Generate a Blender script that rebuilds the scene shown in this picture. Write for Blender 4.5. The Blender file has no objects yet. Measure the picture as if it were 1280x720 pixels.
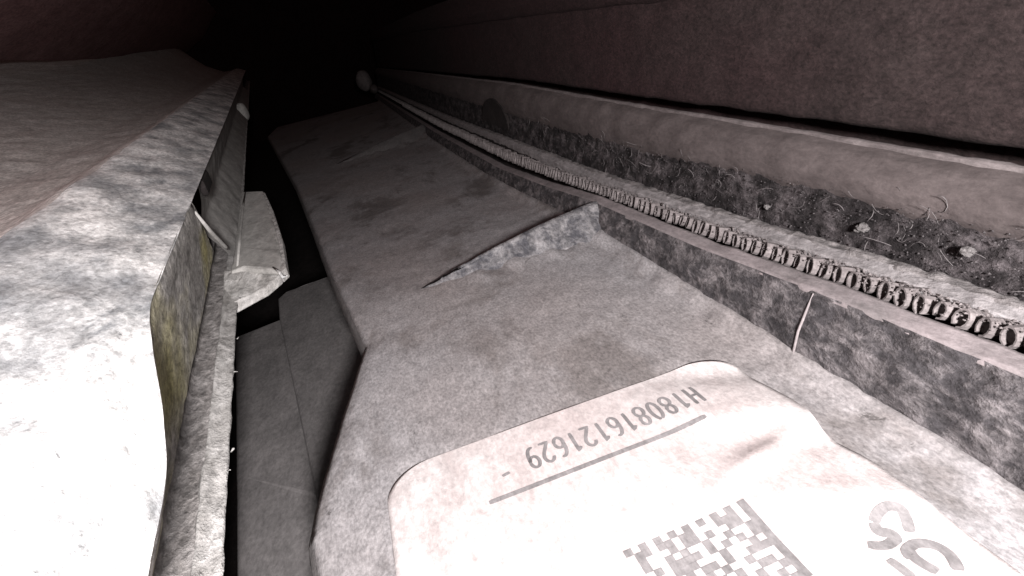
import bpy, math, random
from mathutils import Vector, Matrix, noise
# 1 Blender unit = 1 cm: the view from an inspection camera pushed into a narrow, dusty gap
random.seed(7)
scn = bpy.context.scene
scn.unit_settings.scale_length = 0.01
col = scn.collection

# ------------------------------------------------------------------ camera
CAM_H = 5.0
X_AX = Vector((0.9407, 0.2983, -0.1615)); Y_AX = Vector((-220, 275, -750)).normalized()
X_AX = (Vector((4260, 1360, -750)) - Vector((4260, 1360, -750)).dot(Y_AX) * Y_AX).normalized()
Z_AX = X_AX.cross(Y_AX)
cam_d = bpy.data.cameras.new('camera'); cam_d.sensor_width = 36; cam_d.lens = 21.09
cam_d.clip_start = 0.05; cam_d.clip_end = 1000
cam = bpy.data.objects.new('camera', cam_d); col.objects.link(cam)
cam.matrix_world = Matrix.Translation((0, 0, CAM_H)) @ Matrix((X_AX, Y_AX, Z_AX)).to_4x4()
scn.camera = cam

# ------------------------------------------------------------------ light
world = bpy.data.worlds.new('World'); scn.world = world; world.use_nodes = True
bg = world.node_tree.nodes['Background']
bg.inputs[0].default_value = (1.0, 0.55, 0.5, 1); bg.inputs[1].default_value = 0.02

def lamp(name, loc, power, radius, color):
    l = bpy.data.lights.new(name, 'POINT'); l.energy = power; l.shadow_soft_size = radius; l.color = color
    o = bpy.data.objects.new(name, l); o.location = loc; col.objects.link(o); return o
lamp('inspection_lamp', (0.9, -6.6, 6.5), 43000, 0.7, (1.0, 0.95, 0.942))
sp = bpy.data.lights.new('tip_lamp', 'SPOT'); sp.energy = 600; sp.shadow_soft_size = 0.25; sp.color = (0.97, 0.985, 1.0)
sp.spot_size = math.radians(76); sp.spot_blend = 1.0
spo = bpy.data.objects.new('tip_lamp', sp); spo.location = (-0.3, 0.3, 4.7); col.objects.link(spo)
spo.rotation_euler = (Vector((-5.6, 10.0, 2.2)) - spo.location).to_track_quat('-Z', 'Y').to_euler()
# fill lamp added above the gap to offset the falloff further along
sl = bpy.data.lights.new('far_fill', 'AREA'); sl.energy = 60; sl.shape = 'RECTANGLE'; sl.size = 8; sl.size_y = 14
sl.color = (1.0, 0.92, 0.91)
so = bpy.data.objects.new('far_fill', sl); so.location = (0, 20, 28); so.rotation_euler = (0, 0, 0); col.objects.link(so)
scn.view_settings.view_transform = 'Standard'; scn.view_settings.look = 'None'
scn.view_settings.exposure = 0; scn.view_settings.gamma = 1

# ------------------------------------------------------------------ materials
def dusty(name, base, dust, amount=0.5, patch=1.2, fine=14.0, rough=0.9, bump=0.5, bdist=0.02, speck=0.35, contrast=0.18, tint=None, tint_scale=0.5, flecks=0.0, tint_at=(0.42, 0.66)):
    """bare surface under a broken coat of dust: patches, fine speckle, relief"""
    m = bpy.data.materials.new(name); m.use_nodes = True
    nt = m.node_tree; N = nt.nodes; Lk = nt.links
    b = N['Principled BSDF']; b.inputs['Roughness'].default_value = rough
    b.inputs['Specular IOR Level'].default_value = 0.2
    tc = N.new('ShaderNodeNewGeometry')
    mp = N.new('ShaderNodeMapping'); mp.inputs['Scale'].default_value = (1, 0.5, 1); Lk.new(tc.outputs['Position'], mp.inputs['Vector'])
    def noise_tex(scale, detail=6, r=0.6, dist=0.0):
        n = N.new('ShaderNodeTexNoise'); n.inputs['Scale'].default_value = scale; n.inputs['Detail'].default_value = detail
        n.inputs['Roughness'].default_value = r; n.inputs['Distortion'].default_value = dist
        Lk.new(mp.outputs['Vector'], n.inputs['Vector']); return n
    n1 = noise_tex(patch, 8, 0.68, 0.3); n2 = noise_tex(fine, 5, 0.7); n3 = noise_tex(fine * 0.27, 4, 0.6)
    r1 = N.new('ShaderNodeValToRGB')
    c = 1 - amount; c = 0.30 + 0.40 * c
    r1.color_ramp.elements[0].position = max(0, c - contrast); r1.color_ramp.elements[1].position = min(1, c + contrast)
    Lk.new(n1.outputs['Fac'], r1.inputs['Fac'])
    mix = N.new('ShaderNodeMix'); mix.data_type = 'RGBA'
    mix.inputs['A'].default_value = (*base, 1); mix.inputs['B'].default_value = (*dust, 1)
    Lk.new(r1.outputs['Color'], mix.inputs['Factor'])
    out = mix.outputs['Result']
    if tint:
        n4 = noise_tex(tint_scale, 3, 0.5)
        r4 = N.new('ShaderNodeValToRGB'); r4.color_ramp.elements[0].position = tint_at[0]; r4.color_ramp.elements[1].position = tint_at[1]
        Lk.new(n4.outputs['Fac'], r4.inputs['Fac'])
        mt = N.new('ShaderNodeMix'); mt.data_type = 'RGBA'; mt.inputs['B'].default_value = (*tint, 1)
        Lk.new(out, mt.inputs['A']); Lk.new(r4.outputs['Color'], mt.inputs['Factor']); out = mt.outputs['Result']
    if flecks:
        nf = noise_tex(2.6, 6, 0.75, 0.8)
        rf_ = N.new('ShaderNodeValToRGB'); rf_.color_ramp.elements[0].position = 0.63; rf_.color_ramp.elements[1].position = 0.69
        Lk.new(nf.outputs['Fac'], rf_.inputs['Fac'])
        mf = N.new('ShaderNodeMix'); mf.data_type = 'RGBA'; mf.inputs['B'].default_value = tuple(c * 0.45 for c in base) + (1,)
        sc_ = N.new('ShaderNodeMath'); sc_.operation = 'MULTIPLY'; sc_.inputs[1].default_value = flecks
        Lk.new(rf_.outputs['Color'], sc_.inputs[0]); Lk.new(out, mf.inputs['A']); Lk.new(sc_.outputs[0], mf.inputs['Factor']); out = mf.outputs['Result']
    # speckle: grains lighter and darker than the coat
    mr = N.new('ShaderNodeMapRange'); mr.inputs['From Min'].default_value = 0.32; mr.inputs['From Max'].default_value = 0.68
    mr.inputs['To Min'].default_value = 1 - speck; mr.inputs['To Max'].default_value = 1 + speck
    Lk.new(n2.outputs['Fac'], mr.inputs['Value'])
    mr3 = N.new('ShaderNodeMapRange'); mr3.inputs['From Min'].default_value = 0.3; mr3.inputs['From Max'].default_value = 0.7
    mr3.inputs['To Min'].default_value = 1 - speck * 0.5; mr3.inputs['To Max'].default_value = 1 + speck * 0.5
    Lk.new(n3.outputs['Fac'], mr3.inputs['Value'])
    mu = N.new('ShaderNodeMath'); mu.operation = 'MULTIPLY'
    Lk.new(mr.outputs['Result'], mu.inputs[0]); Lk.new(mr3.outputs['Result'], mu.inputs[1])
    vm = N.new('ShaderNodeVectorMath'); vm.operation = 'SCALE'
    Lk.new(out, vm.inputs[0]); Lk.new(mu.outputs[0], vm.inputs['Scale'])
    Lk.new(vm.outputs['Vector'], b.inputs['Base Color'])
    # relief
    ad = N.new('ShaderNodeMath'); ad.operation = 'ADD'
    Lk.new(n2.outputs['Fac'], ad.inputs[0]); Lk.new(n3.outputs['Fac'], ad.inputs[1])
    ad2 = N.new('ShaderNodeMath'); ad2.operation = 'MULTIPLY_ADD'; ad2.inputs[1].default_value = 0.6
    Lk.new(r1.outputs['Color'], ad2.inputs[0]); Lk.new(ad.outputs[0], ad2.inputs[2])
    bp = N.new('ShaderNodeBump'); bp.inputs['Strength'].default_value = bump; bp.inputs['Distance'].default_value = bdist
    Lk.new(ad2.outputs[0], bp.inputs['Height']); Lk.new(bp.outputs['Normal'], b.inputs['Normal'])
    return m

M = {}
M['floor'] = dusty('dusty_grey_plastic', (0.122, 0.112, 0.110), (0.230, 0.223, 0.228), 0.66, 0.42, 24, speck=0.36, contrast=0.05, bump=0.35, bdist=0.02, tint=(0.212, 0.193, 0.190), tint_scale=0.22, flecks=0.8)
M['wall'] = dusty('scuffed_black_plastic', (0.0408, 0.0382, 0.0408), (0.1403, 0.1292, 0.1326), 0.42, 4.2, 15, speck=0.5, contrast=0.09, bump=0.8, bdist=0.04)
M['rim'] = dusty('dusty_rim_plastic', (0.105, 0.098, 0.098), (0.210, 0.185, 0.189), 0.75, 1.6, 16, speck=0.22)
M['rib'] = dusty('flaking_rib_plastic', (0.058, 0.058, 0.065), (0.18, 0.175, 0.18), 0.50, 3.2, 14, speck=0.4, contrast=0.10, bump=0.8, bdist=0.04)
M['lip'] = dusty('dusty_bar_lip', (0.0765, 0.0638, 0.0638), (0.1343, 0.1182, 0.1182), 0.7, 2.5, 14, speck=0.25)
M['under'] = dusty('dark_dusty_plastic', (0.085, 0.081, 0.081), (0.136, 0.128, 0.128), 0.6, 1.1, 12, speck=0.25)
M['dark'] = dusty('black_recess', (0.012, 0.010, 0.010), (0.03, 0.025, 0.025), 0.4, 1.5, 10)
M['sheet'] = dusty('shaded_dust_on_sheet', (0.46, 0.44, 0.42), (0.64, 0.62, 0.60), 0.55, 1.6, 12, speck=0.4, bump=0.5, bdist=0.03, tint=(0.52, 0.49, 0.465), tint_scale=0.4)  # one sheet with the flange; duller copy painted for its shaded part
M['flange'] = dusty('lit_dust_on_metal', (0.26, 0.27, 0.28), (0.80, 0.80, 0.79), 0.57, 1.1, 12, speck=0.4, contrast=0.11, bump=0.6, bdist=0.03, tint=(0.24, 0.25, 0.262), tint_scale=0.75, tint_at=(0.50, 0.72), flecks=0.9)  # paler copy of the sheet's dust, painted for its lit part
M['return'] = dusty('ochre_stained_shaded_metal', (0.242, 0.231, 0.215), (0.440, 0.424, 0.407), 0.5, 2.6, 10, speck=0.5, bump=1.0, bdist=0.05, tint=(0.36, 0.33, 0.17), tint_scale=0.6, flecks=0.6)  # ochre stains on a base darkened for the face turned from the lamp
M['groove'] = dusty('grimy_groove', (0.14, 0.13, 0.125), (0.30, 0.285, 0.28), 0.45, 3.0, 9, speck=0.5, bump=1.0, bdist=0.05)
M['strip'] = dusty('grey_crusted_edge', (0.22, 0.21, 0.20), (0.46, 0.45, 0.44), 0.6, 2.0, 8, speck=0.3, bump=1.0, bdist=0.05)
M['clip'] = dusty('dusty_clip_plastic', (0.24, 0.235, 0.225), (0.40, 0.39, 0.375), 0.6, 1.3, 8, speck=0.22)
M['fin'] = dusty('dusty_fin_metal', (0.0800, 0.0704, 0.0704), (0.1400, 0.1256, 0.1256), 0.55, 3, 18, speck=0.35)
M['tube'] = dusty('pale_crusted_tube', (0.154, 0.144, 0.146), (0.232, 0.220, 0.223), 0.6, 2.2, 12, speck=0.3, bump=0.9, bdist=0.03)
M['ledge'] = dusty('grey_crusted_ledge', (0.09, 0.085, 0.085), (0.22, 0.205, 0.205), 0.5, 3.5, 12, speck=0.4, bump=1.0, bdist=0.04)
M['lint'] = dusty('matted_lint', (0.0136, 0.0118, 0.0124), (0.0806, 0.0713, 0.0744), 0.36, 3.2, 12, speck=0.5, contrast=0.12, bump=1.0, bdist=0.06)
M['bar'] = dusty('brown_dust_on_bar', (0.0582, 0.0484, 0.0476), (0.0894, 0.0754, 0.0746), 0.6, 1.2, 13, speck=0.22)
M['foam'] = dusty('brown_black_foam', (0.0198, 0.0135, 0.0135), (0.0271, 0.0198, 0.0195), 0.5, 1.6, 18, speck=0.5, bump=0.6, bdist=0.03, tint=(0.030, 0.0145, 0.016), tint_scale=0.10)
M['hood'] = dusty('dull_red_brown_sheet', (0.19, 0.10, 0.10), (0.27, 0.16, 0.16), 0.5, 0.6, 6, speck=0.4)
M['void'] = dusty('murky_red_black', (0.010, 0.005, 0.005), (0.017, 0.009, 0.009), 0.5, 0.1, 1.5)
M['plug'] = dusty('packed_dirt', (0.025, 0.022, 0.022), (0.055, 0.05, 0.05), 0.5, 4, 16)
M['tuft'] = dusty('pale_dust', (0.168, 0.164, 0.164), (0.231, 0.227, 0.227), 0.6, 3, 14, speck=0.3)
M['fluff'] = dusty('grey_dust_fluff', (0.09, 0.085, 0.085), (0.17, 0.16, 0.16), 0.5, 6, 22, speck=0.4, bump=1.0, bdist=0.05)
M['fibre'] = dusty('grey_lint_fibre', (0.0840, 0.0780, 0.0780), (0.1440, 0.1320, 0.1350), 0.5, 4, 14)
M['crumb'] = dusty('mixed_lint_crumbs', (0.03, 0.027, 0.028), (0.085, 0.078, 0.08), 0.5, 5, 16, speck=0.4, contrast=0.15)
M['paper'] = dusty('dusty_label_paper', (0.3441, 0.3128, 0.3091), (0.4848, 0.4609, 0.4572), 0.60, 2.6, 18, rough=0.6, bump=0.4, bdist=0.015, speck=0.18, contrast=0.12, tint=(0.40, 0.35, 0.345), tint_scale=0.33)
M['ink'] = dusty('faded_grey_ink', (0.13, 0.125, 0.127), (0.21, 0.20, 0.203), 0.5, 2, 18, rough=0.7, speck=0.25, bump=0.1)

# ------------------------------------------------------------------ helpers
def link(name, me, mat, parent=None, smooth=True):
    o = bpy.data.objects.new(name, me); col.objects.link(o)
    if mat is not None and not me.materials: me.materials.append(mat)
    if smooth:
        for p in me.polygons: p.use_smooth = True
    if parent: o.parent = parent
    return o
def mesh(name, verts, faces, mat, parent=None, smooth=True):
    me = bpy.data.meshes.new(name); me.from_pydata([tuple(v) for v in verts], [], faces); me.update()
    return link(name, me, mat, parent, smooth)
def thing(name, label, cat, loc=(0, 0, 0), group=None):
    o = bpy.data.objects.new(name, None); o.empty_display_size = 0.5; o.location = loc; col.objects.link(o)
    tag(o, label, cat, group); return o
def tag(o, label, cat, group=None, kind=None):
    o['label'] = label; o['category'] = cat
    if group: o['group'] = group
    if kind: o['kind'] = kind
    return o
def lerp(a, b, t): return a + (b - a) * t
def interp(tab, y):
    if y <= tab[0][0]: return tab[0][1]
    for (a, va), (b, vb) in zip(tab, tab[1:]):
        if y <= b: return lerp(va, vb, (y - a) / (b - a))
    return tab[-1][1]
def sstep(a, b, x):
    t = min(1, max(0, (x - a) / (b - a))); return t * t * (3 - 2 * t)
def geo(a, b, n, off=3.0):
    """positions from a to b, packed towards a"""
    k = math.log((b + off) / (a + off))
    return [(a + off) * math.exp(k * i / n) - off for i in range(n + 1)]
def nz(p, s, d=3): return noise.fractal(Vector(p) * s, 1.0, 2.0, d)
def sub(pts, seg):
    """resample a polyline of tuples so that no step exceeds seg"""
    out = []
    for a, b in zip(pts, pts[1:]):
        n = max(1, math.ceil(math.dist(a, b) / seg))
        for i in range(n): out.append(tuple(lerp(p, q, i / n) for p, q in zip(a, b)))
    out.append(tuple(pts[-1])); return out
def round_corner(pts, r, n=4):
    """rounds the inner corners of an (x, z) polyline"""
    out = [pts[0]]
    for a, b, c in zip(pts, pts[1:], pts[2:]):
        va = Vector(a) - Vector(b); vc = Vector(c) - Vector(b)
        k = min(r, va.length * 0.45, vc.length * 0.45)
        p = Vector(b) + va.normalized() * k; q = Vector(b) + vc.normalized() * k
        for i in range(n + 1):
            t = i / n
            out.append(tuple(p * (1 - t) ** 2 + Vector(b) * 2 * t * (1 - t) + q * t * t))
    out.append(pts[-1]); return out
def sweep(name, prof, ys, mat, parent, amp=0.0, scale=1.5, frame=None, edge=0.0, seg=0.12, rad=0.0, thick=0.0):
    """an open section prof(y) -> [(x, z)...] carried along the gap; amp: lumps of the dust coat; edge: raggedness of the two long edges"""
    rows = []
    base = prof(ys[0]); 
    if rad: base = round_corner(base, rad)
    ts = []
    for a, b in zip(range(len(base)), range(1, len(base))):
        n = max(1, math.ceil(math.dist(base[a], base[b]) / seg))
        ts += [(a, i / n) for i in range(n)]
    ts.append((len(base) - 2, 1.0))
    for y in ys:
        p = prof(y)
        if rad: p = round_corner(p, rad)
        rows.append([(lerp(p[a][0], p[a + 1][0], t), y, lerp(p[a][1], p[a + 1][1], t)) for a, t in ts])
    V = []; nc = len(ts)
    for i, r in enumerate(rows):
        for j, q in enumerate(r):
            j0, j1 = max(0, j - 1), min(nc - 1, j + 1)
            dx, dz = r[j1][0] - r[j0][0], r[j1][2] - r[j0][2]; L = math.hypot(dx, dz) or 1
            nx, nzv = -dz / L, dx / L
            h = amp * nz(q, scale) if amp else 0
            v = [q[0] + nx * h, q[1], q[2] + nzv * h]
            if edge and j in (0, nc - 1):
                e = edge * (0.5 + nz((q[0], q[1] * 1.0, 3.1), 2.2, 4)); s = -1 if j == 0 else 1
                v[0] += s * dx / L * e; v[2] += s * dz / L * e
            V.append(frame @ Vector(v) if frame else v)
    F = [(i * nc + j, i * nc + j + 1, (i + 1) * nc + j + 1, (i + 1) * nc + j) for i in range(len(rows) - 1) for j in range(nc - 1)]
    o = mesh(name, V, F, mat, parent)
    if thick:
        md = o.modifiers.new('thickness', 'SOLIDIFY'); md.thickness = thick; md.offset = -1
    return o
def plate(name, outline, z0, z1, mat, parent, amp=0.0, frame=None, bevel=0.03, seg=0.5):
    """a slab with the given outline [(x, y)...]; z0 under side, z1 top (numbers or functions of x, y)"""
    f0 = z0 if callable(z0) else (lambda x, y: z0); f1 = z1 if callable(z1) else (lambda x, y: z1)
    pts = sub(list(outline) + [outline[0]], seg)[:-1]
    n = len(pts)
    V = [(x, y, f1(x, y) + (amp * nz((x, y, 0), 2) if amp else 0)) for x, y in pts] + [(x, y, f0(x, y)) for x, y in pts]
    F = [tuple(range(n)), tuple(reversed(range(n, 2 * n)))] + [(i, i + n, (i + 1) % n + n, (i + 1) % n) for i in range(n)]
    if frame: V = [frame @ Vector(v) for v in V]
    o = mesh(name, V, F, mat, parent, smooth=False)
    if bevel:
        md = o.modifiers.new('bevel', 'BEVEL'); md.width = bevel; md.segments = 3; md.limit_method = 'ANGLE'
    return o
def tube(pts, r, n=6):
    V, F = [], []
    for i, p in enumerate(pts):
        p = Vector(p); t = (Vector(pts[min(i + 1, len(pts) - 1)]) - Vector(pts[max(i - 1, 0)])).normalized()
        u = t.orthogonal().normalized(); w = t.cross(u)
        rr = r * (0.5 if i in (0, len(pts) - 1) else 1)
        for k in range(n):
            a = 2 * math.pi * k / n; V.append(p + rr * (math.cos(a) * u + math.sin(a) * w))
    for i in range(len(pts) - 1):
        for k in range(n): F.append((i * n + k, i * n + (k + 1) % n, (i + 1) * n + (k + 1) % n, (i + 1) * n + k))
    F.append(tuple(reversed(range(n)))); F.append(tuple(range((len(pts) - 1) * n, len(pts) * n)))
    return V, F

# ------------------------------------------------------------------ plastic tray
tray = thing('plastic_tray', 'long dusty grey plastic tray with cross ribs and a raised right wall', 'tray')
FOOT_X = 4.75
def sag(y): return interp([(0, 0), (13, 0), (20, -0.45), (27, -0.75), (42, -1.0), (130, -1.1)], y)
TOP_TAB = [(0, 1.18), (3.4, 1.12), (6, 1.0), (9, 0.78), (14, 0.60), (18, 0.25), (24, -0.12), (42, -0.40), (130, -0.45)]
def wtop(y): return interp(TOP_TAB, y)
LEFT_TAB = [(1.5, -1.75), (5.5, -1.90), (6.25, -2.02), (6.8, -1.97), (8.55, -1.66), (11.15, -1.12), (17.2, -1.92), (27, -3.05), (40, -4.6), (87, -11.2)]
def left(y): return interp(LEFT_TAB, y)
TY = sorted(set(geo(1.5, 100, 230) + [6.25, 11.15]))
V, F = [], []
NX = 70
for y in TY:
    xl = left(y)
    for j in range(NX + 1):
        x = lerp(xl, FOOT_X + 0.02, j / NX)
        z = sag(y) + 0.02 * nz((x, y, 0), 0.8) + 0.012 * nz((x, y, 5), 3)
        e = x - xl
        if e < 0.35: z -= 0.10 * (1 - e / 0.35) ** 2
        z += 0.20 * sstep(FOOT_X - 0.45 + 0.25 * nz((x * 0.3, y, 9), 1.6, 4), FOOT_X + 0.08, x) ** 2
        for (rx0, ry0, rx1, ry1, ft, hh) in ((0.15, 13.2, 5.06, 13.55, 0.95, 0.66), (-2.6, 43.5, 5.0, 47.5, 2.5, 0.85)):
            t = (x - rx0) / (rx1 - rx0)
            if -0.1 < t < 1:
                fy = lerp(ry0, ry1, t) - 0.08 - ft * max(0, t); d = (y - fy) / (0.5 + 0.5 * ft)
                if -0.9 < d < 1.0: z += hh * max(0, t + 0.1) * (0.10 + 0.30 * nz((x * 1.3, y * 0.4, 2), 1.6, 4)) * sstep(-0.9, 0.35, d) * sstep(1.0, 0.5, d)
        V.append((x, y, z))
for i in range(len(TY) - 1):
    for j in range(NX): a = i * (NX + 1) + j; F.append((a, a + 1, a + NX + 2, a + NX + 1))
fl = mesh('floor', V, F, M['floor'], tray)
md = fl.modifiers.new('thickness', 'SOLIDIFY'); md.thickness = 0.16; md.offset = -1
# raised wall: leans a little outwards; its rim is a separate flat band
sweep('side_wall', lambda y: [(FOOT_X - 0.02, sag(y) + 0.02), (FOOT_X + 0.10, lerp(sag(y), wtop(y), 0.55)), (5.05, wtop(y))], geo(1.5, 110, 170), M['wall'], tray, amp=0.05, scale=2.4, seg=0.05)
sweep('wall_rim', lambda y: [(5.04, wtop(y) - 0.05), (5.07, wtop(y) + 0.012), (5.33, wtop(y) + 0.05), (5.36, wtop(y) - 0.08)], geo(1.5, 110, 170), M['rim'], tray, amp=0.02, scale=3, seg=0.05)

def rib(x0, y0, x1, y1, h, zf, foot, th=0.22):
    """triangular cross rib with a sloping face: rises from the bare floor at (x0, y0) to the wall top at (x1, y1)"""
    n = 60; V, F = [], []; k = 8
    for i in range(n + 1):
        t = i / n; x = lerp(x0, x1, t); y = lerp(y0, y1, t)
        top = zf - 0.05 + (h + 0.05) * (1 - (1 - t) ** 1.5) + 0.03 * nz((x, 0, 7), 2.0, 3) * (1 - t); fy = 0.08 + foot * t
        lump = 0.035 * nz((x, y, 1), 2.2); tb = th * (0.12 + 0.88 * min(1, t * 1.6))
        for (dy, z) in ((-fy, zf - 0.06), (-fy * 0.72 + lump, lerp(zf, top, 0.28) + lump), (-fy * 0.42 + lump * 0.7, lerp(zf, top, 0.58)), (-fy * 0.17, lerp(zf, top, 0.86)), (-0.09, top - 0.04), (0.2 * tb, top), (tb * 0.7, top - 0.03), (tb, zf - 0.15)):
            V.append((x, y + dy, z + (0.015 * nz((x, y, z), 4) if z > zf else 0)))
    for i in range(n):
        for j in range(k - 1): a = i * k + j; F.append((a, a + k, a + k + 1, a + 1))
    F.append(tuple(range(k))); F.append(tuple(reversed(range(n * k, n * k + k))))
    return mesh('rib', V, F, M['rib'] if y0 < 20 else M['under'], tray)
rib(0.15, 13.2, 5.06, 13.55, 0.66, 0.0, 0.95)
rib(-2.6, 43.5, 5.0, 47.5, 0.70, sag(43), 2.5, 0.5)
sweep('side_lip', lambda y: [(left(y) + 0.02, sag(y) - 0.10), (left(y) - 0.07, sag(y) - 0.20), (left(y) - 0.12, sag(y) - 0.42), (left(y) - 0.05, sag(y) - 0.7)], TY, M['under'], tray, amp=0.012, scale=3, seg=0.1)
# moulding seam down the inside of the wall
sv, sf = tube([(4.70, 6.15, 0.02), (4.74, 6.13, 0.22), (4.80, 6.12, 0.46), (4.90, 6.10, 0.70), (5.02, 6.08, 0.98)], 0.019, 8)
mesh('moulding_seam', sv, sf, M['rim'], tray)

# ------------------------------------------------------------------ label with its print
def wave(x, y):
    """relief of the half-lifted paper: flat where it still sticks, buckled along its right side"""
    k = sstep(1.9, 4.0, x)
    d = y + 0.55 * (x - 4.0)
    ridge = 0.06 * math.exp(-((y - 4.95 - 0.22 * (x - 4.0)) / 0.16) ** 2) * sstep(2.2, 3.4, x)
    return ridge + 0.014 + 0.006 * math.sin(1.7 * x + 0.8 * y) + 0.006 + k * (0.055 + 0.05 * math.sin(d * 3.6 + 1.1) + 0.014 * math.sin(d * 7.7)) * (0.5 + 0.5 * sstep(6.9, 6.1, y))
LX0, LX1, LY0, LY1, LR = -1.02, 4.05, 0.6, 6.86, 0.62
def label_half(y):
    if y > LY1 - LR:
        return LR - math.sqrt(max(0, LR * LR - (y - (LY1 - LR)) ** 2))
    return 0.0
lab = thing('paper_label', 'white rounded paper label with upside-down serial number, buckled along its right edge', 'label', (0, 0, 0))
ysl = [LY0 + (LY1 - LR - LY0) * i / 70 for i in range(70)] + [LY1 - LR + LR * math.sin(math.pi / 2 * i / 16) for i in range(17)]
V, F = [], []; NL = 80
for y in ysl:
    c = label_half(y)
    for j in range(NL + 1):
        x = lerp(LX0 + c, LX1 - c + 0.025 * math.sin(y * 5), j / NL); V.append((x, y, wave(x, y)))
for i in range(len(ysl) - 1):
    for j in range(NL): a = i * (NL + 1) + j; F.append((a, a + 1, a + NL + 2, a + NL + 1))
pp = mesh('paper', V, F, M['paper'], lab)
md = pp.modifiers.new('thickness', 'SOLIDIFY'); md.thickness = 0.016; md.offset = -1
INK_Z = 0.004
def ink_ribbon(pts, w, V, F):
    pts = sub(pts, 0.04); n = len(pts); b = len(V)
    for i, p in enumerate(pts):
        a, c = pts[max(0, i - 1)], pts[min(n - 1, i + 1)]
        dx, dy = c[0] - a[0], c[1] - a[1]; L = math.hypot(dx, dy) or 1
        ox, oy = -dy / L * w / 2, dx / L * w / 2
        if i in (0, n - 1): ox *= 0.75; oy *= 0.75
        for s in (1, -1):
            x, y = p[0] + s * ox, p[1] + s * oy; V.append((x, y, wave(x, y) + INK_Z))
    for i in range(n - 1): F.append((b + 2 * i, b + 2 * i + 1, b + 2 * i + 3, b + 2 * i + 2))
def arc(cx, cy, rx, ry, a0, a1, n=12):
    return [(cx + rx * math.cos(math.radians(lerp(a0, a1, i / n))), cy + ry * math.sin(math.radians(lerp(a0, a1, i / n)))) for i in range(n + 1)]
GLYPH = {  # strokes in a box one wide and two high
    '0': [arc(0.5, 1.0, 0.45, 0.95, 90, 450, 20)],
    '1': [[(0.2, 1.6), (0.55, 1.95), (0.55, 0.02)]],
    '2': [arc(0.5, 1.45, 0.44, 0.5, 170, -20, 12) + [(0.75, 0.95), (0.08, 0.05), (0.95, 0.05)]],
    '6': [arc(0.5, 0.55, 0.43, 0.52, 0, 360, 18), [(0.08, 0.65)] + arc(0.62, 0.95, 0.52, 0.98, 175, 70, 8)],
    '8': [arc(0.5, 1.48, 0.38, 0.47, 0, 360, 16), arc(0.5, 0.52, 0.44, 0.5, 0, 360, 16)],
    '9': [arc(0.5, 1.45, 0.43, 0.52, 0, 360, 18), [(0.92, 1.35)] + arc(0.38, 1.05, 0.52, 0.98, -5, -110, 8)],
    'H': [[(0.1, 0), (0.1, 2)], [(0.9, 0), (0.9, 2)], [(0.1, 1), (0.9, 1)]],
    '-': [[(0.2, 0.8), (0.8, 0.8)]],
}
def ink(name, strokes, w, label=None):
    V, F = [], []
    for s in strokes: ink_ribbon(s, w, V, F)
    o = mesh(name, V, F, M['ink'], lab, smooth=False)
    if label: o['label'] = label
    return o
serial = 'H180816121629'
for i, ch in enumerate(serial):   # reads towards -x: the label lies upside down to the camera
    ox = 3.24 - i * 0.192; oy = 6.33
    W_, H_ = 0.135, 0.205
    ink('digit', [[(ox - px * W_, oy - py * H_) for px, py in s] for s in GLYPH[ch]], 0.05)
ink('dash', [[(0.52, 6.02), (0.42, 6.00)]], 0.055)
ink('printed_line', [[(0.16, 5.64), (3.06, 5.65)]], 0.075)
CODE = ['#.#.#.#.#.#.#.#.#', '#.###...##.##.##.', '#.##..#.##.#...#.', '##..#..#..#.#..#.', '##.#.#.#.####.#..', '#.#...#...###..#.', '####..#.##.#.##..',
        '#...#..#.#..#.#..', '#.##..#.#.##..#..', '##..#.#..#.#.###.', '#.#.##..#.###..#.', '##.#..##.#..#.#..']
V, F = [], []
for r, line in enumerate(CODE):
    for c, ch in enumerate(line):
        if ch != '#': continue
        x1 = 2.64 - 0.0815 * c; y1 = 4.29 - 0.084 * r; e = 0.003
        b = len(V)
        for (x, y) in ((x1 + e, y1 + e), (x1 - 0.0815 - e, y1 + e), (x1 - 0.0815 - e, y1 - 0.084 - e), (x1 + e, y1 - 0.084 - e)): V.append((x, y, wave(x, y) + INK_Z))
        F.append((b, b + 1, b + 2, b + 3))
code = mesh('printed_code', V, F, M['ink'], lab, smooth=False); code['kind'] = 'stuff'
BIG = [[(3.48, 3.48), (3.58, 3.54), (3.70, 3.55), (3.78, 3.48), (3.74, 3.37), (3.67, 3.27)],
       [(3.48, 3.48), (3.44, 3.40), (3.53, 3.33), (3.53, 3.27), (3.38, 3.25), (3.27, 3.33)]]
ink('large_digit', [round_corner(b_, 0.08, 5) for b_ in BIG], 0.10)
ink('large_digit', [round_corner([(3.46, 3.05), (3.50, 3.15), (3.63, 3.17), (3.73, 3.1), (3.77, 3.01), (3.75, 2.91), (3.68, 2.80)], 0.08, 5), round_corner([(3.52, 3.14), (3.49, 3.06), (3.5, 2.96), (3.53, 2.86)], 0.08, 5)], 0.10)
ink('large_digit', [[(3.30, 3.13), (3.31, 3.03), (3.32, 2.90)]], 0.085)

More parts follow.
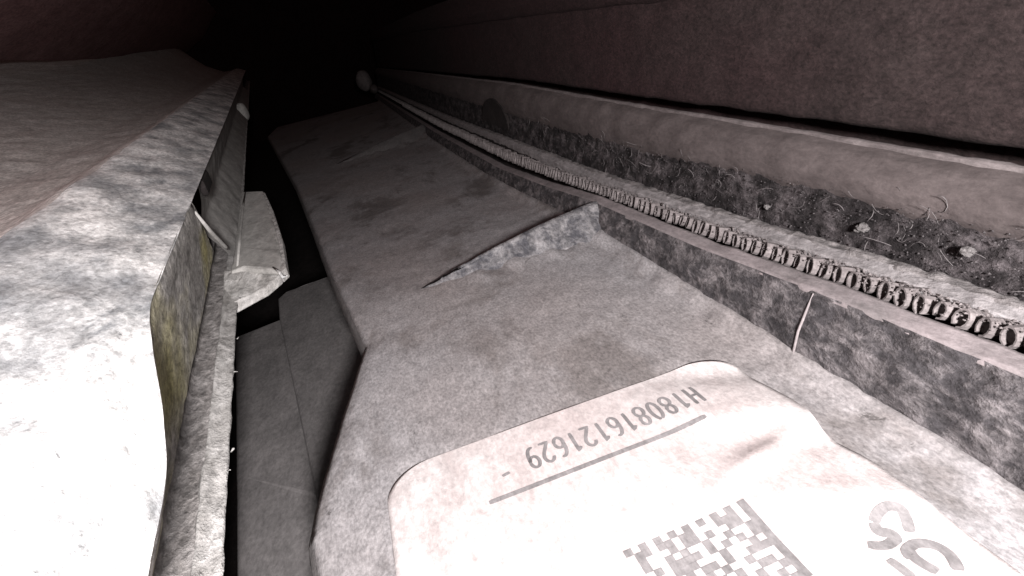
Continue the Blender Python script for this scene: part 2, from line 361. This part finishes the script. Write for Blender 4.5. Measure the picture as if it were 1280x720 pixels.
# ------------------------------------------------------------------ fin core: row of curled fins behind the tray wall
core = thing('fin_core', 'row of small curled metal fins running along behind the tray wall', 'radiator')
def cz(y): return wtop(y) + 0.02
def sz(y): return interp([(0, 1.28), (4, 1.22), (6.5, 1.13), (10, 0.96), (16, 0.78), (24, 0.72), (40, 0.55), (130, 0.5)], y)
def fz(y): return cz(y) + 0.5 * max(0, sz(y) - 0.16 - wtop(y))
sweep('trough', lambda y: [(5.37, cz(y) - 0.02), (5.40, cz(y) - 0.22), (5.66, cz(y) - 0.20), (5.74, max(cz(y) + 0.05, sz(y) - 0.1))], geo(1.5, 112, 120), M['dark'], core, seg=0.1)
def band(V, F, a0, a1, s0, s1, r0, r1, th, n=9):
    """a piece of curled sheet about the local x axis from s0 to s1"""
    b = len(V)
    for i in range(n + 1):
        a = math.radians(lerp(a0, a1, i / n)); c, s = math.cos(a), math.sin(a)
        for (x, r) in ((s0, r0), (s1, r1), (s1, r1 - th), (s0, r0 - th)): V.append((x, r * c, r * s))
    for i in range(n):
        for k in range(4): F.append((b + i * 4 + k, b + i * 4 + (k + 1) % 4, b + i * 4 + 4 + (k + 1) % 4, b + i * 4 + 4 + k))
    F.append((b, b + 1, b + 2, b + 3)); F.append((b + n * 4 + 3, b + n * 4 + 2, b + n * 4 + 1, b + n * 4))
fin_meshes = []
for v in range(5):
    V, F = [], []
    rr = random.Random(v)
    j = lambda s: rr.uniform(-s, s)
    band(V, F, -70 + j(10), 250 + j(10), -0.02, 0.14 + j(0.015), 0.092 + j(0.006), 0.088 + j(0.008), 0.018)
    band(V, F, -40, 220, 0.17 + j(0.01), 0.20, 0.092 + j(0.008), 0.094, 0.016, 7)
    band(V, F, -40, 220, 0.24 + j(0.01), 0.27, 0.09, 0.094 + j(0.01), 0.016, 7)
    b = len(V)                                   # packed dirt closes the curl
    V += [(0.035 + j(0.01), 0.08 * math.cos(math.tau * i / 8), 0.08 * math.sin(math.tau * i / 8)) for i in range(8)]
    F.append(tuple(range(b, b + 8)))
    V = [(p[0], p[1], p[2] * 1.25) for p in V]
    me = bpy.data.meshes.new('fin'); me.from_pydata(V, [], F); me.materials.append(M['fin']); me.materials.append(M['plug']); me.polygons[len(F) - 1].material_index = 1
    fin_meshes.append(me)
PITCH = 0.25; y = 2.6; k = 0
rf = random.Random(3)
while y < 66:
    o = bpy.data.objects.new('fin', fin_meshes[rf.randrange(5)]); col.objects.link(o); o.parent = core
    o.location = (5.42, y, fz(y) + 0.10 + rf.uniform(-0.012, 0.012))
    o.rotation_euler = (rf.uniform(-0.3, 0.3), 0.38 + rf.uniform(-0.14, 0.10), math.radians(-15) + rf.uniform(-0.18, 0.16))
    s = rf.uniform(0.95, 1.2) * (1 + 0.9 * max(0, sz(y) - 0.16 - wtop(y))); o.scale = (s, s, s)
    y += PITCH * rf.uniform(0.95, 1.05); k += 1
V, F = [], []
while y < 110:
    c, s = math.cos(math.radians(-33)), math.sin(math.radians(-33)); b = len(V); v1, f1 = [], []
    band(v1, f1, -20, 200, -0.02, 0.26, 0.105, 0.10, 0.02, 5)
    V += [(5.42 + p[0] * c - p[1] * s, y + p[0] * s + p[1] * c, fz(y) + 0.1 + p[2] * 1.7) for p in v1]; F += [tuple(b + i for i in f) for f in f1]
    y += PITCH
ff = mesh('far_fins', V, F, M['fin'], core, smooth=False); ff['kind'] = 'stuff'

# flat tube along the top of the fins
flat = thing('flat_tube', 'pale dust-crusted flat metal tube edge lying along the curled fins', 'tube')
sweep('tube_face', lambda y: [(5.70, sz(y) - 0.16), (5.72, sz(y) - 0.01), (5.88, sz(y) + 0.04)], geo(1.5, 112, 420), M['tube'], flat, amp=0.016, scale=6.5, edge=0.05, seg=0.03)
sweep('tube_ledge', lambda y: [(5.85, sz(y) + 0.0), (5.90, sz(y) + 0.05), (6.06, sz(y) + 0.05), (6.10, sz(y) - 0.2)], geo(1.5, 112, 420), M['ledge'], flat, amp=0.035, scale=5.5, edge=0.05, seg=0.03)

# ------------------------------------------------------------------ bar above with lint-clogged underside
BB = [(0, 1.84), (4.5, 1.80), (8, 1.77), (13.6, 1.62), (19.5, 1.62), (40, 1.8), (75, 2.2), (130, 2.6)]
BT = [(0, 2.24), (5, 2.27), (8, 2.34), (14.5, 2.46), (26.6, 2.74), (60, 3.0), (121, 3.4)]
def bb(y): return interp(BB, y)
def bt(y): return interp(BT, y)
bar = thing('rounded_bar', 'rounded brown dust-covered bar above the fins with matted dark underside', 'bar')
def barprof(y):
    b, t = bb(y), bt(y)
    return [(6.55, b - 0.35), (6.43, b - 0.02), (6.43, lerp(b, t, 0.30)), (6.52, lerp(b, t, 0.58)), (6.74, lerp(b, t, 0.86)), (6.96, t - 0.03)]
br = sweep('bar_body', barprof, geo(1.5, 118, 260), M['bar'], bar, amp=0.03, scale=1.4, seg=0.05)
V, F = [], []                   # black arched disc standing in for a dark hole in the bar
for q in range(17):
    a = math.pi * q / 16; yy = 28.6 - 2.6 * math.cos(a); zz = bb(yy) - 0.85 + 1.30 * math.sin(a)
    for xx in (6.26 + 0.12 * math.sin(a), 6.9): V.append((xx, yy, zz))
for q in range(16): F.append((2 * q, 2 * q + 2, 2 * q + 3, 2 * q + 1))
F.append(tuple(range(0, 34, 2))); mesh('dark_hole_disc', V, F, M['dark'], bar, smooth=False)
sweep('bar_lip', lambda y: [(6.95, bt(y) - 0.06), (6.97, bt(y) + 0.02), (7.05, bt(y) + 0.03), (7.10, bt(y) - 0.10)], geo(1.5, 118, 200), M['lip'], bar, amp=0.02, scale=3, edge=0.0, seg=0.04)
def lintprof(y):
    b = bb(y); s = sz(y)
    return [(6.09, s - 0.02), (6.16, s - 0.14), (6.30, lerp(s, b, 0.35)), (6.44, lerp(s, b, 0.75)), (6.47, b + 0.04), (6.62, lerp(b, bt(y), 0.20))]
lint = sweep('matted_lint', lintprof, geo(1.5, 118, 600, 2), M['lint'], bar, amp=0.05, scale=3.4, seg=0.035)
# fibres caught in the lint
V, F = [], []
rl = random.Random(11)
for i in range(120):
    y = 2.6 + 22 * rl.random() ** 1.9; t = rl.uniform(0.1, 0.95)
    p = Vector((lerp(6.12, 6.46, t), y, lerp(sz(y), bb(y) + 0.1, t) + 0.03)); d = Vector((rl.uniform(-0.3, 0.3), rl.uniform(-1, 1), rl.uniform(-0.5, 0.7))).normalized()
    pts = []; curl = rl.uniform(-0.9, 0.9)
    for k in range(6):
        pts.append(tuple(p)); p = p + d * rl.uniform(0.03, 0.09)
        d = (Matrix.Rotation(curl, 3, 'X') @ d + Vector((-0.1, 0, 0.0))).normalized()
        p.x = min(p.x, lerp(6.10, 6.46, min(1, max(0, (p.z - sz(y)) / max(0.1, bb(y) - sz(y))))))
    v, f = tube(pts, rl.uniform(0.002, 0.0055), 4); b = len(V); V += v; F += [tuple(b + q for q in g) for g in f]
fb = mesh('lint_fibres', V, F, M['fibre'], None); tag(fb, 'thin curled grey fibres caught in the dark lint under the bar', 'lint', kind='stuff')

V, F = [], []; rk = random.Random(21)
OCT = [(1, 0, 0), (-1, 0, 0), (0, 1, 0), (0, -1, 0), (0, 0, 1), (0, 0, -1)]
OF = [(0, 2, 4), (2, 1, 4), (1, 3, 4), (3, 0, 4), (2, 0, 5), (1, 2, 5), (3, 1, 5), (0, 3, 5)]
for i in range(1700):
    y = 2.6 + 24 * rk.random() ** 1.7; t = rk.random() ** 0.9 * 1.06; b_, s_ = bb(y), sz(y)
    x = lerp(6.13, 6.42, min(1, t)); z = lerp(s_ - 0.08, b_, t)
    r = rk.uniform(0.004, 0.016) * (1 if t < 0.95 else 0.55); b = len(V)
    V += [(x + r * p[0] * rk.uniform(0.5, 1.5), y + r * p[1] * rk.uniform(0.6, 2.2), z + r * p[2] * rk.uniform(0.5, 1.4)) for p in OCT]; F += [tuple(b + q for q in f) for f in OF]
lc = mesh('lint_crumbs', V, F, M['crumb'], bar, smooth=False); lc['kind'] = 'stuff'

V, F = [], []
for i in range(1500):
    y = 2.6 + 24 * rk.random() ** 1.7; x = rk.uniform(5.36, 5.72); z = fz(y) + 0.10 + 0.11 - 0.5 * abs(x - 5.50) + rk.uniform(-0.06, 0.02)
    r = rk.uniform(0.006, 0.02); b = len(V)
    V += [(x + r * p[0] * rk.uniform(0.5, 1.5), y + r * p[1] * rk.uniform(0.6, 2.2), z + r * p[2] * rk.uniform(0.4, 1.0)) for p in OCT]; F += [tuple(b + q for q in f) for f in OF]
fd = mesh('fin_dust', V, F, M['fin'], core, smooth=False); fd['kind'] = 'stuff'

def clump(name, loc, r, label, seed, parent=None, squash=0.7):
    """a lumpy tuft of dust"""
    import bmesh
    bm = bmesh.new(); bmesh.ops.create_icosphere(bm, subdivisions=4, radius=r)
    for v in bm.verts:
        k = 1 + 0.45 * nz(v.co * (1 / r) + Vector((seed * 7.3, 0, 0)), 1.6, 5); v.co *= max(0.4, k); v.co.z *= squash
    me = bpy.data.meshes.new(name); bm.to_mesh(me); bm.free()
    o = link(name, me, M['fluff'], parent); o.location = loc
    if label: tag(o, label, 'dust', 'tufts of dust in the lint under the bar')
    return o

# ------------------------------------------------------------------ foam panel at the upper right
foam = thing('foam_panel', 'large dull red-brown foam panel rising behind the rounded bar', 'panel')
RT = [(0, 4.45), (10, 4.56), (15.3, 4.78), (25.7, 5.2), (60, 6.4), (130, 8)]
def rt(y): return interp(RT, y)
sweep('foam_face', lambda y: [(8.2, bt(y) + 0.04), (7.62, bt(y) + 0.0), (7.57, bt(y) + 0.10), (8.0, rt(y))], geo(1.5, 125, 160), M['foam'], foam, amp=0.04, scale=1.0, seg=0.1)
sweep('crease', lambda y: [(7.09, bt(y) - 0.08), (7.25, bt(y) - 0.6), (8.25, bt(y) - 0.6), (8.25, bt(y) + 0.05)], geo(1.5, 118, 100), M['foam'], foam, amp=0.03, seg=0.1)
sweep('upper_lip', lambda y: [(8.03, rt(y) - 0.05), (7.90, rt(y) + 0.06), (7.80, rt(y) + 0.5), (8.3, rt(y) + 1.6)], geo(1.5, 125, 100), M['foam'], foam, amp=0.05, scale=0.8, seg=0.15)

# ------------------------------------------------------------------ left side: folded sheet, its own direction
LD = Vector((-0.1098, 0.9931, 0.0409)).normalized(); UD = LD.cross(Vector((0, 0, 1))).normalized(); WD = UD.cross(LD)
LF = Matrix.Translation((0, 0, CAM_H)) @ Matrix((UD, LD, WD)).transposed().to_4x4()
def PTf(y):
    t = sstep(10, 150, y); tu, tw = lerp(-25, -12.8, t), lerp(5.6, 4.9, t)
    return [(tu, tw), (lerp(tu, -8.5, 0.6), lerp(tw, -1.2, 0.62)), (-7.2, -1.72), (-5.4, -1.96), (-4.25, -1.55)]
def droop(y): return -1.6 * max(0, (y - 130) / 40) ** 2
PA = (-2.39, -2.70); PB = (-2.78, -4.62); PC = (-2.62, -5.12); PE = (-2.33, -5.26)
LY = geo(-1.0, 170, 215, 2.5)
fold = thing('folded_sheet', 'large dust-caked folded metal sheet on the left, blown out white near the camera', 'metal sheet')
def near(y): return sstep(9.2, 5.4, y)         # near the camera the bend runs out and the flange reaches down to the groove
def pa(y):
    t = near(y); return (lerp(PA[0], -2.12, t), lerp(PA[1], -3.46, t))
def sheetprof(y):
    a = pa(y); t = near(y)
    return [(u, w + droop(y) * max(0, w + 2) / 4) for u, w in PTf(y)] + [(-3.2, -2.18), (-2.60, -2.57), a]
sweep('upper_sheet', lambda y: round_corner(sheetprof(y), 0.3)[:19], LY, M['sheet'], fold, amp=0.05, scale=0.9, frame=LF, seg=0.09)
sweep('lit_flange', lambda y: round_corner(sheetprof(y), 0.3)[18:], LY, M['flange'], fold, amp=0.05, scale=0.9, frame=LF, seg=0.06)
RY = geo(-1.0, 19.5, 120, 2.5)
rfc = sweep('return_face', lambda y: [(pa(y)[0] - 0.02, pa(y)[1] + 0.01), (lerp(pa(y)[0], PB[0], 0.1) + 0.01, lerp(pa(y)[1], PB[1], 0.1)), (lerp(pa(y)[0], PB[0], 0.6), lerp(pa(y)[1], PB[1], 0.6)), PB], RY, M['return'], fold, amp=0.025, scale=1.9, frame=LF, seg=0.06)
LFI = LF.inverted()
for v in rfc.data.vertices:                   # its far end is cut on a slant
    q = LFI @ v.co; lim = 15.4 + 2.6 * (PA[1] - q.z) / (PA[1] - PB[1])
    if q.y > lim: q.y = lim + (q.y - lim) * 0.05; v.co = LF @ q
sweep('back_plate', lambda y: [(-2.50, -2.78), (-2.95, -4.1), (-2.62, -4.75), (-2.50, -5.0), (-2.42, -5.2)], geo(18.7, 116, 110, 2.5), M['clip'], fold, amp=0.04, scale=1.3, frame=LF, seg=0.1, rad=0.1)
sweep('groove', lambda y: [(-2.80, -4.60), (-3.05, -4.75), (-2.95, -5.05), (-2.61, -5.13)], LY, M['groove'], fold, amp=0.03, scale=2.4, frame=LF, seg=0.07)
sweep('edge_strip', lambda y: [(-2.66, -5.16), (-2.60, -5.07), (-2.50, -5.16), (-2.47, -5.19), PE, (-2.55, -5.42), (-3.4, -7.0)], LY, M['strip'], fold, amp=0.03, scale=3.0, frame=LF, seg=0.05)

# dust crumbs hanging on the outer edge of the strip
V, F = [], []; rc = random.Random(5)
for i in range(16):
    y = 4 + 24 * rc.random() ** 1.6; c = Vector((-2.33 + rc.uniform(-0.03, 0.03), y, -5.26 + rc.uniform(-0.06, 0.03)))
    v, f = tube([c, c + Vector((rc.uniform(0.02, 0.07), rc.uniform(-0.05, 0.05), rc.uniform(-0.02, 0.05))), c + Vector((rc.uniform(0.04, 0.08), rc.uniform(-0.08, 0.08), rc.uniform(-0.03, 0.04)))], rc.uniform(0.01, 0.03), 5)
    b = len(V); V += [LF @ q for q in v]; F += [tuple(b + q for q in g) for g in f]
cr = mesh('dust_crumbs', V, F, M['strip'], fold); cr['kind'] = 'stuff'

# plastic clip hooked over the edge strip
clip = thing('plastic_clip', 'dusty grey plastic clip hooked over the edge of the folded sheet', 'clip')
plate('clip_body', [(-2.42, 16.7), (-2.08, 16.6), (-1.5, 15.9), (-1.14, 15.45), (-1.06, 16.2), (-1.07, 18.2), (-1.19, 22.0), (-1.39, 26.2), (-2.30, 27.4), (-2.36, 19.0)], -5.08, -4.90, M['clip'], clip, amp=0.04, frame=LF, bevel=0.10)
plate('clip_flange', [(-2.66, 15.0), (-2.42, 15.15), (-1.62, 15.45), (-1.22, 15.8), (-1.16, 16.2), (-1.5, 16.4), (-2.1, 16.9), (-2.62, 17.0)], lambda x, y: -5.55 + 0.2 * (y - 15), lambda x, y: -5.30 + 0.2 * (y - 15), M['strip'], clip, amp=0.05, frame=LF, bevel=0.05)
V, F = tube([LF @ Vector(p) for p in [(-2.22, 16.9, -4.88), (-2.20, 20, -4.87), (-2.16, 24, -4.87), (-2.10, 27, -4.89)]], 0.05, 8)
mesh('ridge', V, F, M['clip'], clip)
plate('side_wing', [(-1.17, 15.3), (-1.0, 15.6), (-0.98, 18.4), (-1.12, 22.4), (-1.34, 26), (-1.42, 26.0), (-1.25, 22), (-1.12, 18.2)], -5.2, -4.93, M['strip'], clip, frame=LF, bevel=0.03)
V, F = tube([LF @ Vector(p) for p in [(-2.42, 15.6, -2.95), (-2.42, 16.5, -3.7), (-2.40, 17.6, -4.45), (-2.40, 17.9, -4.62)]], 0.055, 8)
mesh('tongue', V, F, M['clip'], clip)
V, F = tube([LF @ Vector(p) for p in [(-1.30, 15.7, -4.84), (-1.16, 15.2, -4.86), (-1.10, 14.85, -4.90), (-1.0, 14.75, -4.86)]], 0.04, 6)
mesh('bright_burr', V, F, M['flange'], clip)
plate('notch_shade_block', [(-2.60, 19.0), (-2.40, 18.9), (-2.40, 20.8), (-2.60, 21)], -3.25, -2.78, M['dark'], fold, frame=LF, bevel=0.08)  # black block added to give the shade of a small notch

knob = thing('round_knob', 'small dim round knob at the far end of the folded sheet', 'knob')
import bmesh
def blob(name, loc, sc, mat, parent, sub_=3):
    bm = bmesh.new(); bmesh.ops.create_icosphere(bm, subdivisions=sub_, radius=1)
    for v in bm.verts: v.co = Vector((v.co.x * sc[0], v.co.y * sc[1], v.co.z * sc[2])) * (1 + 0.12 * nz(v.co, 1.4))
    me = bpy.data.meshes.new(name); bm.to_mesh(me); bm.free()
    o = link(name, me, mat, parent); o.location = loc; return o
blob('knob_head', LF @ Vector((-2.55, 66, -4.6)), (0.55, 0.8, 0.9), M['clip'], knob)
blob('knob_neck', LF @ Vector((-3.1, 66.5, -4.9)), (0.6, 0.5, 0.5), M['clip'], knob)

# ------------------------------------------------------------------ covers lying lower down, between sheet and tray
upper_cover = tag(plate('lower_cover', [(-2.3, 6), (-0.6, 8), (0.5, 16), (-1.2, 24.4), (-3.0, 24.2), (-4.55, 23.9), (-4.80, 23.3), (-4.55, 21.0), (-2.95, 10.6)], -3.1, -2.5, M['under'], None, amp=0.02, bevel=0.08), 'dark grey dusty cover plate tucked under the left edge of the tray', 'cover')
low_cover = tag(plate('lower_cover', [(-3.5, 2), (-1.2, 2), (-1.0, 8), (-3.0, 10.9), (-4.6, 21.6), (-6.2, 21.2), (-4.35, 9)], -3.5, -2.72, M['under'], None, amp=0.02, bevel=0.08), 'darker cover plate beside the black gap, left of the other cover', 'cover')

# ------------------------------------------------------------------ far end, top and bottom of the gap
fe = thing('end_cap', 'pale rounded cap at the far dark end of the fin row', 'cap')
blob('cap_head', (3.6, 104, 2.2), (1.25, 1.5, 1.6), M['lip'], fe)
blob('cap_neck', (4.7, 103, 0.7), (0.7, 1.5, 0.7), M['bar'], fe)
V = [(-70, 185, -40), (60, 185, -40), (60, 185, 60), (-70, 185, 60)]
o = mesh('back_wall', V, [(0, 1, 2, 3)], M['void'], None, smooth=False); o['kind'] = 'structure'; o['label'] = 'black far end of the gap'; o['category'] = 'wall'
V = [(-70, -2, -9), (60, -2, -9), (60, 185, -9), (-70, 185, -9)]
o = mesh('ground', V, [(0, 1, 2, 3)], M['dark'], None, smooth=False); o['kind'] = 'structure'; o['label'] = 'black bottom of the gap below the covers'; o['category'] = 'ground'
hood = sweep('overhead_sheet', lambda y: [(-15.5, 3.2), (-13.2, 4.1), (-9, 6.2), (-4, 11)], geo(-1, 170, 70), M['hood'], None, amp=0.15, scale=0.3, frame=LF, seg=0.5)
tag(hood, 'dim red-brown sheet above the folded sheet at the upper left', 'sheet')

# ------------------------------------------------------------------ tufts of dust
clump('dust_tuft', (6.22, 6.55, 1.42), 0.085, 'largest pale tuft of dust, in the lint right of the middle', 1)
clump('dust_tuft', (6.26, 5.05, 1.50), 0.075, 'pale tuft of dust in the lint nearest the right edge of the picture', 2)
clump('dust_tuft', (6.22, 8.6, 1.28), 0.05, 'smallest pale speck of dust, the farthest one in the lint', 3)
